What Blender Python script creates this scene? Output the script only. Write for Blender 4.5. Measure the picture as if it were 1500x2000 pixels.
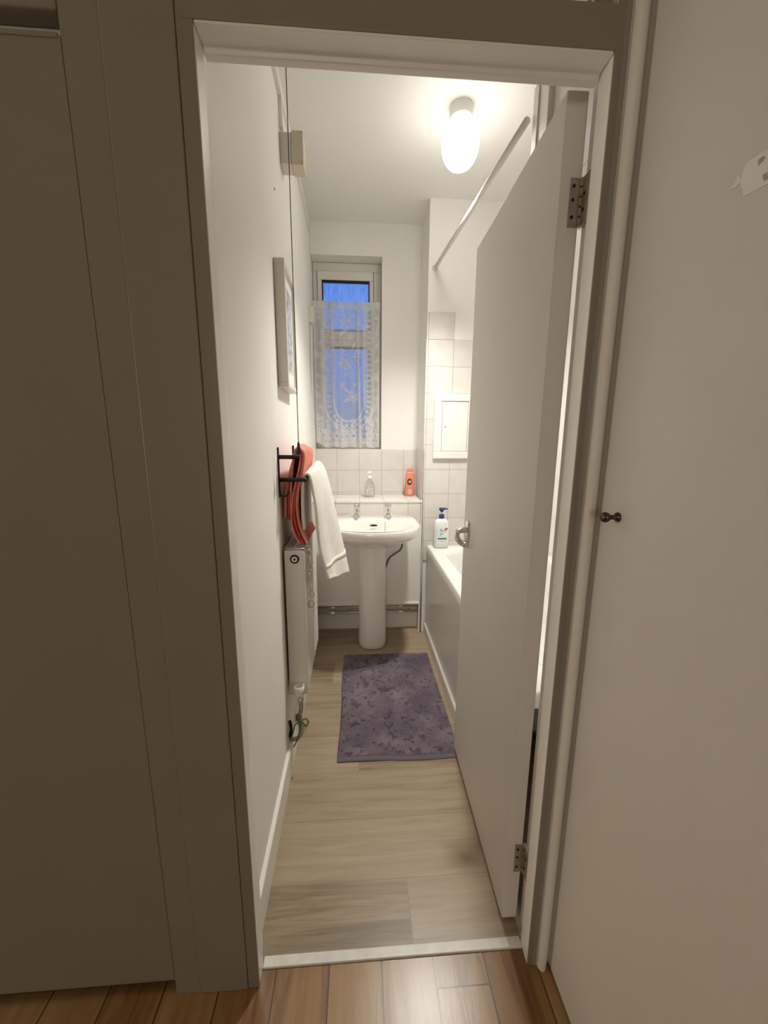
import bpy, bmesh, math, random
import numpy as np
from mathutils import Vector, Matrix
random.seed(4)
for o in list(bpy.data.objects): bpy.data.objects.remove(o)
S = bpy.context.scene
# ------------------------------------------------------------------ camera
CAM = Vector((0.2385, -0.7200, 1.2781)); YAW, PITCH, ROLL, FPX = 0.06799, 0.18643, 0.00646, 765.35
fw = Vector((math.sin(YAW)*math.cos(PITCH), math.cos(YAW)*math.cos(PITCH), -math.sin(PITCH)))
rt = Vector((math.cos(YAW), -math.sin(YAW), 0)); up = rt.cross(fw)
r2 = rt*math.cos(ROLL) + up*math.sin(ROLL); u2 = -rt*math.sin(ROLL) + up*math.cos(ROLL)
cd = bpy.data.cameras.new('camera'); cam = bpy.data.objects.new('camera', cd); S.collection.objects.link(cam)
cd.sensor_fit = 'HORIZONTAL'; cd.sensor_width = 36; cd.lens = FPX/1500*36; cd.clip_start = .02
m = Matrix.Identity(4)
for i in range(3):
    m[i][0], m[i][1], m[i][2], m[i][3] = r2[i], u2[i], -fw[i], CAM[i]
cam.matrix_world = m
S.camera = cam
# ------------------------------------------------------------------ world, light, exposure
BULB = 21.0        # radiance of the glowing globe
BEAM = 94.0       # watts of the lamp's downward light
HALL = 14.0         # watts of an added fill light at the far left of the hall
REAR = 30.0        # watts of an added fill light behind the viewer, brightening the bathroom
w = bpy.data.worlds.new('dusk_sky'); S.world = w; w.use_nodes = True
nt = w.node_tree; nt.nodes.clear()
wo = nt.nodes.new('ShaderNodeOutputWorld'); bg = nt.nodes.new('ShaderNodeBackground')
tc = nt.nodes.new('ShaderNodeTexCoord'); sx = nt.nodes.new('ShaderNodeSeparateXYZ'); cr = nt.nodes.new('ShaderNodeValToRGB')
nt.links.new(tc.outputs['Generated'], sx.inputs[0]); nt.links.new(sx.outputs['Z'], cr.inputs[0])
cr.color_ramp.elements[0].position = 0.0; cr.color_ramp.elements[0].color = (.08, .13, .26, 1)
cr.color_ramp.elements[1].position = .6; cr.color_ramp.elements[1].color = (.10, .27, .85, 1)
e = cr.color_ramp.elements.new(.15); e.color = (.17, .31, .78, 1)
nt.links.new(cr.outputs[0], bg.inputs[0]); bg.inputs[1].default_value = 1.05
nt.links.new(bg.outputs[0], wo.inputs[0])
ld = bpy.data.lights.new('hall_side_fill', 'AREA'); ld.shape = 'RECTANGLE'; ld.size = .30; ld.size_y = .9; ld.energy = HALL; ld.color = (1, .92, .76)
lo = bpy.data.objects.new('hall_side_fill', ld); S.collection.objects.link(lo); lo.location = (-2.62, -.19, 1.35)
lo.rotation_euler = (math.pi/2, 0, -math.pi/2)
ld = bpy.data.lights.new('corridor_fill', 'AREA'); ld.shape = 'RECTANGLE'; ld.size = .9; ld.size_y = 1.5; ld.energy = REAR; ld.color = (1, .93, .80)
lo = bpy.data.objects.new('corridor_fill', ld); S.collection.objects.link(lo); lo.location = (-.30, -5.40, 1.45)
lo.rotation_euler = (math.pi/2, 0, 0)
vs = S.view_settings; vs.view_transform = 'Standard'; vs.look = 'None'; vs.exposure = 0.0; vs.gamma = 1; vs.use_curve_mapping = False
# ------------------------------------------------------------------ materials
MATS = {}
def mat(name, col, rough=.5, metal=0, var=0.0, vscale=8, bump=0.0, bscale=60, spec=.5, vstretch=(1, 1, 1), trans=0, ior=1.45, emit=0, coat=0, sss=0):
    if name in MATS: return MATS[name]
    M = bpy.data.materials.new(name); M.use_nodes = True; n = M.node_tree; L = n.links
    b = n.nodes['Principled BSDF']; b.inputs['Roughness'].default_value = rough; b.inputs['Metallic'].default_value = metal
    b.inputs['Base Color'].default_value = (*col, 1); b.inputs['Specular IOR Level'].default_value = spec
    b.inputs['Transmission Weight'].default_value = trans; b.inputs['IOR'].default_value = ior; b.inputs['Coat Weight'].default_value = coat
    if sss: b.inputs['Subsurface Weight'].default_value = sss; b.inputs['Subsurface Scale'].default_value = .01
    t = n.nodes.new('ShaderNodeTexCoord')
    if var:
        mp = n.nodes.new('ShaderNodeMapping'); mp.inputs['Scale'].default_value = vstretch
        nz = n.nodes.new('ShaderNodeTexNoise'); nz.inputs['Scale'].default_value = vscale; nz.inputs['Detail'].default_value = 4
        r = n.nodes.new('ShaderNodeValToRGB')
        r.color_ramp.elements[0].position = .3; r.color_ramp.elements[1].position = .7
        r.color_ramp.elements[0].color = (*[c*(1-var) for c in col], 1); r.color_ramp.elements[1].color = (*[min(1, c*(1+var*.5)) for c in col], 1)
        L.new(t.outputs['Object'], mp.inputs[0]); L.new(mp.outputs[0], nz.inputs['Vector']); L.new(nz.outputs[0], r.inputs[0]); L.new(r.outputs[0], b.inputs['Base Color'])
    if bump:
        nz = n.nodes.new('ShaderNodeTexNoise'); nz.inputs['Scale'].default_value = bscale; nz.inputs['Detail'].default_value = 3
        bp = n.nodes.new('ShaderNodeBump'); bp.inputs['Strength'].default_value = bump; bp.inputs['Distance'].default_value = .002
        L.new(t.outputs['Object'], nz.inputs['Vector']); L.new(nz.outputs[0], bp.inputs['Height']); L.new(bp.outputs[0], b.inputs['Normal'])
    if emit:
        b.inputs['Emission Color'].default_value = (*col, 1); b.inputs['Emission Strength'].default_value = emit
    MATS[name] = M; return M

def tile_mat(name, ax, oa, bx_, ob, size=.1525, col=(.74, .705, .655)):
    """glossy wall tiles: world-space grout grid on two axes"""
    M = bpy.data.materials.new(name); M.use_nodes = True; n = M.node_tree; L = n.links; b = n.nodes['Principled BSDF']
    b.inputs['Roughness'].default_value = .33; b.inputs['Specular IOR Level'].default_value = .35
    t = n.nodes.new('ShaderNodeTexCoord'); s = n.nodes.new('ShaderNodeSeparateXYZ'); L.new(t.outputs['Object'], s.inputs[0])
    def mth(op, a, c=None):
        k = n.nodes.new('ShaderNodeMath'); k.operation = op
        for i, v in enumerate((a, c)):
            if v is None: continue
            if isinstance(v, (int, float)): k.inputs[i].default_value = v
            else: L.new(v, k.inputs[i])
        return k.outputs[0]
    ds = []
    for a, o in ((ax, oa), (bx_, ob)):
        f = mth('FRACT', mth('DIVIDE', mth('ADD', s.outputs[a], 100*size - o), size))
        ds.append(mth('MULTIPLY', mth('MINIMUM', f, mth('SUBTRACT', 1.0, f)), size))
    d = mth('MINIMUM', ds[0], ds[1])
    g = n.nodes.new('ShaderNodeMapRange'); g.inputs[1].default_value = .0008; g.inputs[2].default_value = .002; L.new(d, g.inputs[0])
    nz = n.nodes.new('ShaderNodeTexNoise'); nz.inputs['Scale'].default_value = 14; nz.inputs['Detail'].default_value = 5; L.new(t.outputs['Object'], nz.inputs['Vector'])
    r = n.nodes.new('ShaderNodeValToRGB'); r.color_ramp.elements[0].position = .35; r.color_ramp.elements[1].position = .65
    r.color_ramp.elements[0].color = (*[c*.93 for c in col], 1); r.color_ramp.elements[1].color = (*col, 1); L.new(nz.outputs[0], r.inputs[0])
    mx = n.nodes.new('ShaderNodeMix'); mx.data_type = 'RGBA'; mx.inputs[6].default_value = (.44, .40, .35, 1)
    L.new(g.outputs[0], mx.inputs[0]); L.new(r.outputs[0], mx.inputs[7]); L.new(mx.outputs[2], b.inputs['Base Color'])
    bp = n.nodes.new('ShaderNodeBump'); bp.inputs['Strength'].default_value = .5; bp.inputs['Distance'].default_value = .0015
    L.new(g.outputs[0], bp.inputs['Height']); L.new(bp.outputs[0], b.inputs['Normal'])
    return M

def plank_mat(name, along, width, length, off, cols, gap, rough, grain_scale, gapcol):
    """boards along axis 0 or 1 with grain, each board its own tone"""
    M = bpy.data.materials.new(name); M.use_nodes = True; n = M.node_tree; L = n.links; b = n.nodes['Principled BSDF']
    t = n.nodes.new('ShaderNodeTexCoord'); s = n.nodes.new('ShaderNodeSeparateXYZ'); L.new(t.outputs['Object'], s.inputs[0])
    def mth(op, a, c=None):
        k = n.nodes.new('ShaderNodeMath'); k.operation = op
        for i, v in enumerate((a, c)):
            if v is None: continue
            if isinstance(v, (int, float)): k.inputs[i].default_value = v
            else: L.new(v, k.inputs[i])
        return k.outputs[0]
    A = s.outputs[along]; B = s.outputs[1-along]
    br = mth('DIVIDE', mth('ADD', B, 10*width - off), width); row = mth('FLOOR', br); fb = mth('FRACT', br)
    ar = mth('ADD', mth('DIVIDE', mth('ADD', A, 20.0), length), mth('MULTIPLY', row, .37)); cl = mth('FLOOR', ar); fa = mth('FRACT', ar)
    d = mth('MINIMUM', mth('MULTIPLY', mth('MINIMUM', fb, mth('SUBTRACT', 1.0, fb)), width), mth('MULTIPLY', mth('MINIMUM', fa, mth('SUBTRACT', 1.0, fa)), length))
    cmb = n.nodes.new('ShaderNodeCombineXYZ'); L.new(row, cmb.inputs[0]); L.new(cl, cmb.inputs[1])
    wn = n.nodes.new('ShaderNodeTexWhiteNoise'); L.new(cmb.outputs[0], wn.inputs[0])
    va = n.nodes.new('ShaderNodeVectorMath'); va.operation = 'MULTIPLY_ADD'
    va.inputs[1].default_value = (grain_scale[0], grain_scale[1], 1); L.new(t.outputs['Object'], va.inputs[0])
    vm = n.nodes.new('ShaderNodeVectorMath'); vm.operation = 'SCALE'; vm.inputs['Scale'].default_value = 9; L.new(wn.outputs['Color'], vm.inputs[0]); L.new(vm.outputs[0], va.inputs[2])
    nz = n.nodes.new('ShaderNodeTexNoise'); nz.inputs['Scale'].default_value = 1; nz.inputs['Detail'].default_value = 6; nz.inputs['Roughness'].default_value = .62; nz.inputs['Distortion'].default_value = .6
    L.new(va.outputs[0], nz.inputs['Vector'])
    mixv = mth('ADD', mth('MULTIPLY', nz.outputs[0], .8), mth('MULTIPLY', wn.outputs['Value'], .25))
    r = n.nodes.new('ShaderNodeValToRGB'); els = r.color_ramp.elements
    els[0].position = .28; els[0].color = (*cols[0], 1); els[1].position = .80; els[1].color = (*cols[2], 1); k = els.new(.5); k.color = (*cols[1], 1)
    L.new(mixv, r.inputs[0])
    g = n.nodes.new('ShaderNodeMapRange'); g.inputs[1].default_value = gap*.5; g.inputs[2].default_value = gap; L.new(d, g.inputs[0])
    mx = n.nodes.new('ShaderNodeMix'); mx.data_type = 'RGBA'; mx.inputs[6].default_value = (*gapcol, 1)
    L.new(g.outputs[0], mx.inputs[0]); L.new(r.outputs[0], mx.inputs[7]); L.new(mx.outputs[2], b.inputs['Base Color'])
    b.inputs['Roughness'].default_value = rough
    bp = n.nodes.new('ShaderNodeBump'); bp.inputs['Strength'].default_value = .12; bp.inputs['Distance'].default_value = .002
    L.new(nz.outputs[0], bp.inputs['Height']); L.new(bp.outputs[0], b.inputs['Normal'])
    return M

WALL = mat('white_wall_paint', (.90, .875, .825), .55, var=.03, vscale=3, bump=.12, bscale=40)
CEIL = mat('white_ceiling_paint', (.88, .86, .81), .75, bump=.1, bscale=60)
GLOSS = mat('white_gloss_paint', (.88, .845, .785), .32, var=.03, vscale=6, bump=.08, bscale=25)
FRAMEP = mat('shade_toned_frame_paint', (.25, .222, .172), .42, var=.04, vscale=5, bump=.12, bscale=30)  # hall-side shade put into the colour of the front woodwork
DOORP = mat('door_paint', (.80, .745, .685), .5, var=.03, vscale=3, bump=.1, bscale=18)
HALLW = mat('hall_wall_paint', (.76, .71, .63), .6, var=.03, vscale=4, bump=.2, bscale=90)
CERAM = mat('white_ceramic', (.84, .81, .75), .08, coat=.5)
ACRYL = mat('white_acrylic', (.86, .84, .79), .15)
CHROME = mat('chrome', (.62, .61, .59), .12, 1)
STEEL = mat('worn_steel', (.42, .37, .30), .38, .8, var=.3, vscale=60)
BLACK = mat('black_metal', (.012, .010, .009), .45, .3)
RADP = mat('radiator_enamel', (.74, .70, .64), .35, bump=.05)
HALLD = mat('bounce_cutting_dark_wall', (.22, .18, .13), .8)  # dark tone made up for the unseen walls, to cut bounced light
DARK = mat('dark_gap', (.02, .015, .012), .8)
UPVC = mat('white_window_plastic', (.80, .76, .69), .3)

# ------------------------------------------------------------------ mesh helpers
COL = S.collection
def box(bm, x0, x1, y0, y1, z0, z1):
    v = [bm.verts.new(p) for p in ((x0,y0,z0),(x1,y0,z0),(x1,y1,z0),(x0,y1,z0),(x0,y0,z1),(x1,y0,z1),(x1,y1,z1),(x0,y1,z1))]
    for f in ((3,2,1,0),(4,5,6,7),(0,1,5,4),(1,2,6,5),(2,3,7,6),(3,0,4,7)): bm.faces.new([v[i] for i in f])
def hexa(bm, bot, top):
    v = [bm.verts.new(p) for p in list(bot)+list(top)]; n = len(bot)
    bm.faces.new(v[:n][::-1]); bm.faces.new(v[n:])
    for i in range(n):
        j = (i+1) % n; bm.faces.new((v[i], v[j], v[n+j], v[n+i]))
def loft(bm, rings, cap0=True, cap1=True, closed=True):
    R = [[bm.verts.new(p) for p in r] for r in rings]; n = len(R[0])
    for a, b in zip(R, R[1:]):
        for i in range(n if closed else n-1):
            j = (i+1) % n; bm.faces.new((a[i], a[j], b[j], b[i]))
    if cap0: bm.faces.new(R[0][::-1])
    if cap1: bm.faces.new(R[-1])
def lathe(bm, prof, c, n=28, axis='z', cap=True):
    rings = []
    for r, h in prof:
        ring = []
        for k in range(n):
            a = 2*math.pi*k/n; ca, sa = r*math.cos(a), r*math.sin(a)
            ring.append({'z': (c[0]+ca, c[1]+sa, c[2]+h), 'y': (c[0]+ca, c[1]+h, c[2]-sa), 'x': (c[0]+h, c[1]+ca, c[2]+sa)}[axis])
        rings.append(ring)
    loft(bm, rings, cap, cap)
def smooth_path(pts, sub=6):
    P = [Vector(p) for p in pts]; out = []
    for i in range(len(P)-1):
        p0, p1, p2, p3 = P[max(i-1,0)], P[i], P[i+1], P[min(i+2, len(P)-1)]
        for k in range(sub):
            t = k/sub
            out.append(.5*((2*p1)+(p2-p0)*t+(2*p0-5*p1+4*p2-p3)*t*t+(3*p1-p0-3*p2+p3)*t**3))
    out.append(P[-1]); return out
def tube(bm, pts, r, n=10, cap=True):
    P = [Vector(p) for p in pts]; rings = []; u = None
    rs = r if isinstance(r, (list, tuple)) else [r]*len(P)
    for i, p in enumerate(P):
        d = (P[min(i+1, len(P)-1)]-P[max(i-1, 0)]).normalized()
        if u is None:
            u = d.cross(Vector((0,0,1)));
            if u.length < .1: u = d.cross(Vector((1,0,0)))
        u = (u - d*u.dot(d)).normalized(); v = d.cross(u)
        rings.append([p+(u*math.cos(2*math.pi*k/n)+v*math.sin(2*math.pi*k/n))*rs[i] for k in range(n)])
    loft(bm, rings, cap, cap)
def strip(bm, prof, ext):
    """profile polygon extruded along a vector"""
    hexa(bm, prof, [tuple(Vector(p)+Vector(ext)) for p in prof])
def obj(name, bm, M, parent=None, smooth=False, bevel=0, sub=0, solid=0, seg=2):
    bmesh.ops.recalc_face_normals(bm, faces=bm.faces)
    me = bpy.data.meshes.new(name); bm.to_mesh(me); bm.free()
    if parent is not None:
        r = parent
        while r.parent: r = r.parent
        me.transform(Matrix.Translation(-Vector(r.location)))
    me.materials.append(M); o = bpy.data.objects.new(name, me); COL.objects.link(o)
    if parent is not None: o.parent = parent
    if smooth:
        for p in me.polygons: p.use_smooth = True
    if solid:
        k = o.modifiers.new('s', 'SOLIDIFY'); k.thickness = solid; k.offset = 0
    if bevel:
        k = o.modifiers.new('b', 'BEVEL'); k.width = bevel; k.segments = seg; k.limit_method = 'ANGLE'; k.angle_limit = .6
        if not smooth:
            for p in me.polygons: p.use_smooth = True
            w_ = o.modifiers.new('w', 'WEIGHTED_NORMAL')
    if sub:
        k = o.modifiers.new('d', 'SUBSURF'); k.levels = sub; k.render_levels = sub
    return o
def B(): return bmesh.new()
def bx(*a):
    b = bmesh.new(); box(b, *a); return b
def thing(name, label, cat, loc=(0,0,0), group=None):
    o = bpy.data.objects.new(name, None); COL.objects.link(o); o.location = loc; o.empty_display_size = .05
    o['label'] = label; o['category'] = cat
    if group: o['group'] = group
    return o
def tag(o, label, cat, group=None):
    o['label'] = label; o['category'] = cat
    if group: o['group'] = group
    return o
def struct(name, bm, M, **k):
    o = obj(name, bm, M, **k); o['kind'] = 'structure'; return o
def sgroup(name, loc=(0,0,0)):
    o = bpy.data.objects.new(name, None); COL.objects.link(o); o.location = loc; o['kind'] = 'structure'; o.empty_display_size = .05; return o

# ------------------------------------------------------------------ room shell
ZC = 2.585; YB = 1.993; YL = 1.702; XR = 1.38
def xl(y): return -.0290 - .0087*y          # the left wall runs very slightly out of square
LAM = plank_mat('grey_oak_laminate', 0, .192, 1.25, .02, ((.20,.142,.085),(.36,.27,.175),(.45,.355,.245)), .0013, .36, (3.2, 46), (.26,.205,.145))
PARQ = plank_mat('honey_hall_boards', 1, .128, .9, .034, ((.15,.068,.022),(.30,.165,.065),(.40,.25,.115)), .0022, .28, (30, 3.2), (.07,.028,.01))
struct('floor_bathroom', bx(-.30, XR+.1, .045, 2.2, -.05, 0), LAM)
struct('floor_hall', bx(-2.9, .9, -5.6, .045, -.05, 0), PARQ)
struct('ceiling_bathroom', bx(-.2, XR+.1, .088, 2.2, ZC, ZC+.08), CEIL)
struct('ceiling_hall', bx(-2.9, .9, -5.6, .088, ZC, ZC+.08), CEIL)
b = B(); hexa(b, [(xl(.088)-.12,.088,0),(xl(.088),.088,0),(xl(2.2),2.2,0),(xl(2.2)-.12,2.2,0)], [(xl(.088)-.12,.088,ZC),(xl(.088),.088,ZC),(xl(2.2),2.2,ZC),(xl(2.2)-.12,2.2,ZC)])
struct('wall_left', b, WALL)
struct('wall_right', bx(XR, XR+.1, .0, 2.2, 0, ZC), WALL)
# back wall with the window hole (its left reveal is the left wall itself)
b = B()
box(b, .4015, XR, YB, 2.2, 0, ZC); box(b, xl(2)+.001, .4015, YB, 2.2, 0, 1.2); box(b, xl(2)+.001, .4015, YB, 2.2, 2.399, ZC)
struct('wall_back', b, WALL)
# tap-end wall steps forward beside the window
struct('wall_bath_end', bx(.650, XR, YL+.007, YB, 0, ZC), WALL)
T_END = tile_mat('end_wall_tiles', 0, .811, 2, 1.697)
b = B(); box(b, .645, XR, YL, YL+.007, .50, 1.849); box(b, .656, .811, YL, YL+.007, 1.849, 1.999)
struct('trim_bath_end_tiles', b, T_END, bevel=.0012)
T_BACK = tile_mat('back_wall_tiles', 0, .0987, 2, 1.0608, .1524)
struct('trim_back_tiles', bx(xl(2), .645, YB-.006, YB, .893, 1.202), T_BACK, bevel=.0012)
T_SIDE = tile_mat('side_tiles', 1, YL+.005, 2, 1.0608, .1524)
struct('trim_side_tiles', bx(.6435, .650, YL+.0, YB-.006, .893, 1.21), T_SIDE, bevel=.0012)
# pipe boxing under the tiled ledge
T_LEDGE = tile_mat('ledge_tiles', 0, .0987, 1, YL+.14, .1524, col=(.76,.73,.68))
T_LF = tile_mat('ledge_front_tiles', 0, .0987, 2, .893, .1524)
struct('trim_ledge_top', bx(xl(1.8), .6435, YL-.004, YB-.006, .877, .893), T_LEDGE, bevel=.003)
struct('trim_ledge_front', bx(xl(1.8), .640, YL, YL+.02, .745, .877), T_LF)
struct('wall_pipe_boxing', bx(xl(1.8), .640, YL+.002, YL+.02, .20, .745), WALL)
struct('trim_boxing_lip', bx(xl(1.8), .640, YL-.006, YL+.02, .196, .212), GLOSS, bevel=.003)
b = B(); box(b, .637, .650, YL, YB, 0, .893); struct('trim_boxing_side', b, WALL)
struct('baseboard_back', bx(xl(1.8), .637, 1.772, 1.79, 0, .30), GLOSS)
# left skirting
b = B(); y0, y1 = .092, 1.77
hexa(b, [(xl(y0),y0,0),(xl(y0)+.013,y0,0),(xl(y1)+.013,y1,0),(xl(y1),y1,0)], [(xl(y0),y0,.115),(xl(y0)+.013,y0,.108),(xl(y1)+.013,y1,.108),(xl(y1),y1,.115)])
struct('baseboard_left', b, GLOSS, bevel=.003)
# wall between the hall and the bathroom
b = B(); box(b, -2.9, -.19, .03, .088, 0, ZC); box(b, -.19, .72, .03, .088, 2.44, ZC); box(b, .70, XR, .03, .088, 0, ZC)
struct('wall_front', b, HALLW)
struct('wall_front_lining', bx(.70, XR, .088, .092, 0, ZC), WALL)
# hall shell
struct('wall_hall_left', bx(-2.9, -2.8, -5.6, .03, 0, ZC), HALLD)
struct('wall_hall_rear', bx(-2.9, .9, -5.7, -5.6, 0, ZC), HALLD)
b = B(); box(b, .706, .9, -5.6, -.95, 0, ZC); box(b, .706, .9, -.95, .03, 2.2, ZC); box(b, .74, .9, -.95, .03, 0, 2.2)
struct('wall_hall_right', b, HALLW)

# ------------------------------------------------------------------ bathroom door frame (trim)
def vpiece(prof, z0, z1):
    b = B(); strip(b, [(x, y, z0) for x, y in prof], (0, 0, z1-z0)); return b
def rag(o, amp=.006):
    return o
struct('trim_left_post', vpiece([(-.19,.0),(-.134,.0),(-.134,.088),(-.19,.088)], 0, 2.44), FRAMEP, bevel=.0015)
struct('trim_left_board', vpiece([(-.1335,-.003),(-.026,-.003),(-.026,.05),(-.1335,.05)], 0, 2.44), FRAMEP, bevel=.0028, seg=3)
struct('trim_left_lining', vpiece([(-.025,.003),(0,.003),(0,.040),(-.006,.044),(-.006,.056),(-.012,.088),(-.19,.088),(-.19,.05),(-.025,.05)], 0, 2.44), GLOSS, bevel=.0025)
struct('trim_left_edge', vpiece([(-.0255,-.0005),(-.0005,-.0005),(-.0005,.003),(-.0255,.003)], 0, 2.44), FRAMEP, bevel=.0015)  # front of the white lining, darkened to carry its shade
b = B(); strip(b, [(0,.0005,1.88),(0,.037,1.88),(0,.039,1.872),(0,.054,1.872),(0,.056,1.899),(0,.088,1.899),(0,.088,1.942),(0,.0005,1.942)], (.649, 0, 0))
struct('trim_lintel', b, GLOSS, bevel=.002)
prof = [(.649,.002),(.6505,.043),(.667,.045),(.667,.088),(.70,.088),(.70,.002)]
struct('trim_right_lining', vpiece(prof, 0, 2.44), GLOSS, bevel=.002)
struct('trim_right_edge', vpiece([(.6495,-.001),(.662,-.001),(.662,.002),(.6495,.002)], 0, 2.44), FRAMEP, bevel=.001)  # same shade-darkened face on the right lining
# moulded strip between the lining and the cupboard door
pr = [(.668,.0)]
for k in range(9):
    a = math.pi*k/8; pr.append((.683-.0105*math.cos(a), -.004-.013*math.sin(a)))
pr += [(.7015,.0),(.7015,.02),(.668,.02)]
struct('trim_right_moulding', vpiece(pr, 0, 2.44), HALLW, smooth=False, bevel=.001)
struct('trim_right_bead', vpiece([(.661,-.002),(.669,-.006),(.669,.01),(.661,.01)], 0, 2.44), FRAMEP, bevel=.002)
struct('trim_threshold', bx(.0, .6505, .031, .054, -.002, .006), mat('scuffed_white_threshold', (.78,.75,.70), .4, var=.12, vscale=30), bevel=.002)
struct('trim_transom_face', bx(-.02, .664, -.0015, .02, 1.8835, 1.944), FRAMEP, bevel=.002)
# fanlight above the door
wn = sgroup('window_2', (.3, .03, 1.943))
b = B(); box(b, -.006, .03, .02, .06, 1.943, 2.44); box(b, .625, .655, .02, .06, 1.943, 2.44); box(b, .03, .625, .02, .06, 2.40, 2.44)
obj('frame', b, FRAMEP, wn, bevel=.003)
GLASS = mat('clear_glass', (.9, .95, .92), .02, trans=1)
obj('pane', bx(.0301, .6249, .034, .038, 1.9431, 2.3999), GLASS, wn)

# ------------------------------------------------------------------ window
w1 = sgroup('window_1', (.18, 2.1, 1.2))
X0, X1 = xl(2.1)+.002, .4005
b = B()
box(b, X0, X1, 2.10, 2.16, 2.345, 2.398); box(b, X0, -.018, 2.10, 2.16, 1.201, 2.345); box(b, .352, X1, 2.10, 2.16, 1.201, 2.345); box(b, -.018, .352, 2.10, 2.16, 1.201, 1.235)
obj('frame', b, UPVC, w1, bevel=.004)
def sash(z0, z1, t):
    b = B(); a, c = -.016, .350
    box(b, a, c, 2.088, 2.15, z1-t, z1); box(b, a, c, 2.088, 2.15, z0, z0+t); box(b, a, a+.03, 2.088, 2.15, z0+t, z1-t); box(b, c-.026, c, 2.088, 2.15, z0+t, z1-t)
    return b
s1 = obj('top_sash', sash(1.925, 2.343, .055), UPVC, w1, bevel=.004)
s2 = obj('lower_sash', sash(1.237, 1.923, .045), UPVC, w1, bevel=.004)
def gasket(z0, z1):
    b = B(); a, c = .014, .324; t = .006
    for q in ((a,c,z1-t,z1),(a,c,z0,z0+t),(a,a+t,z0,z1),(c-t,c,z0,z1)): box(b, q[0], q[1], 2.086, 2.12, q[2], q[3])
    return b
# streaky obscured glass
og = bpy.data.materials.new('streaky_obscured_glass'); og.use_nodes = True; n = og.node_tree; L = n.links; pb = n.nodes['Principled BSDF']
pb.inputs['Transmission Weight'].default_value = 1; pb.inputs['Roughness'].default_value = .12; pb.inputs['IOR'].default_value = 1.45
t_ = n.nodes.new('ShaderNodeTexCoord'); mp = n.nodes.new('ShaderNodeMapping'); mp.inputs['Scale'].default_value = (95, 95, 16); nz = n.nodes.new('ShaderNodeTexNoise'); nz.inputs['Detail'].default_value = 3; nz.inputs['Distortion'].default_value = .8
L.new(t_.outputs['Object'], mp.inputs[0]); L.new(mp.outputs[0], nz.inputs['Vector']); nz.inputs['Scale'].default_value = 1
r_ = n.nodes.new('ShaderNodeValToRGB'); r_.color_ramp.elements[0].position = .35; r_.color_ramp.elements[0].color = (.55,.72,.85,1); r_.color_ramp.elements[1].position = .68; r_.color_ramp.elements[1].color = (1,1,1,1)
L.new(nz.outputs[0], r_.inputs[0]); L.new(r_.outputs[0], pb.inputs['Base Color'])
bp_ = n.nodes.new('ShaderNodeBump'); bp_.inputs['Strength'].default_value = .9; bp_.inputs['Distance'].default_value = .004; L.new(nz.outputs[0], bp_.inputs['Height']); L.new(bp_.outputs[0], pb.inputs['Normal'])
obj('gasket', gasket(1.98, 2.288), mat('black_rubber', (.03,.03,.035), .6), s1); obj('pane', bx(.014, .324, 2.112, 2.118, 1.98, 2.288), og, s1)
obj('gasket', gasket(1.282, 1.878), MATS['black_rubber'], s2); obj('pane', bx(.014, .324, 2.112, 2.118, 1.282, 1.878), og, s2)
b = B(); box(b, -.040, .0, 2.068, 2.088, 1.585, 1.60); box(b, -.012, .004, 2.060, 2.088, 1.57, 1.615); obj('handle', b, UPVC, s2, bevel=.003)
struct('trim_window_sill', bx(xl(2)+.001, .4012, YB-.004, 2.10, 1.195, 1.2035), T_BACK, bevel=.002)

# ------------------------------------------------------------------ bathroom door (open) and hall cupboard doors
d1 = sgroup('door_1', (.655, .089, 0))
pn, pf = (.617, .089), (.634, .690); dv = Vector((pf[0]-pn[0], pf[1]-pn[1])).normalized(); nv = Vector((dv.y, -dv.x))*.0405
bot = [(*pn, .013), (pn[0]+nv.x, pn[1]+nv.y, .013), (pf[0]+nv.x, pf[1]+nv.y, .013), (*pf, .013)]
top = [(a[0]+.003, a[1], 1.896) for a in bot]
b = B(); hexa(b, bot, top); leaf = obj('leaf', b, DOORP, d1, bevel=.0025)
def hinge(z0, z1):
    b = B(); box(b, .6385, .658, .0865, .0892, z0, z1); box(b, .6605, .6665, .0455, .0905, z0, z1)
    h = obj('hinge', b, mat('painted_hinge', (.40,.36,.30), .45, .3, var=.25, vscale=50), d1, bevel=.0008)
    b = B(); n_ = 5
    for k in range(n_):
        a = z0+(z1-z0)*k/n_; lathe(b, [(.0045,0.001),(.005,.002),(.005,(z1-z0)/n_-.002),(.0045,(z1-z0)/n_-.001)], (.6605, .0865, a), 12)
    obj('knuckle', b, STEEL, h, smooth=False)
    b = B()
    for zz, xx in ((.2,.645),(.55,.6445),(.83,.645)): lathe(b, [(.0032,-.0012),(.0032,0)], (xx, .0866, z0+(z1-z0)*zz), 10, 'y')
    for zz in (.3, .62): lathe(b, [(.003,-.001),(.003,0)], (.6600, .075, z0+(z1-z0)*zz), 10, 'x')
    obj('screw', b, DARK, h)
hinge(1.674, 1.757); hinge(.166, .252)
# lever handle on the left face near the free edge
hx, hy = .6315, .622
b = B(); box(b, hx-.005, hx+.004, hy-.014, hy+.018, .893, .990); hp = obj('handle_plate', b, CHROME, d1, bevel=.003)
b = B(); pts = smooth_path([(hx,hy,.957),(hx-.020,hy-.001,.957),(hx-.036,hy-.006,.954),(hx-.044,hy-.016,.944),(hx-.042,hy-.026,.930),(hx-.030,hy-.036,.918),(hx-.018,hy-.046,.914)], 5)
tube(b, pts, [.0105 if i < 8 else .0095 for i in range(len(pts))], 12); obj('lever', b, CHROME, hp, smooth=True)
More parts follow.
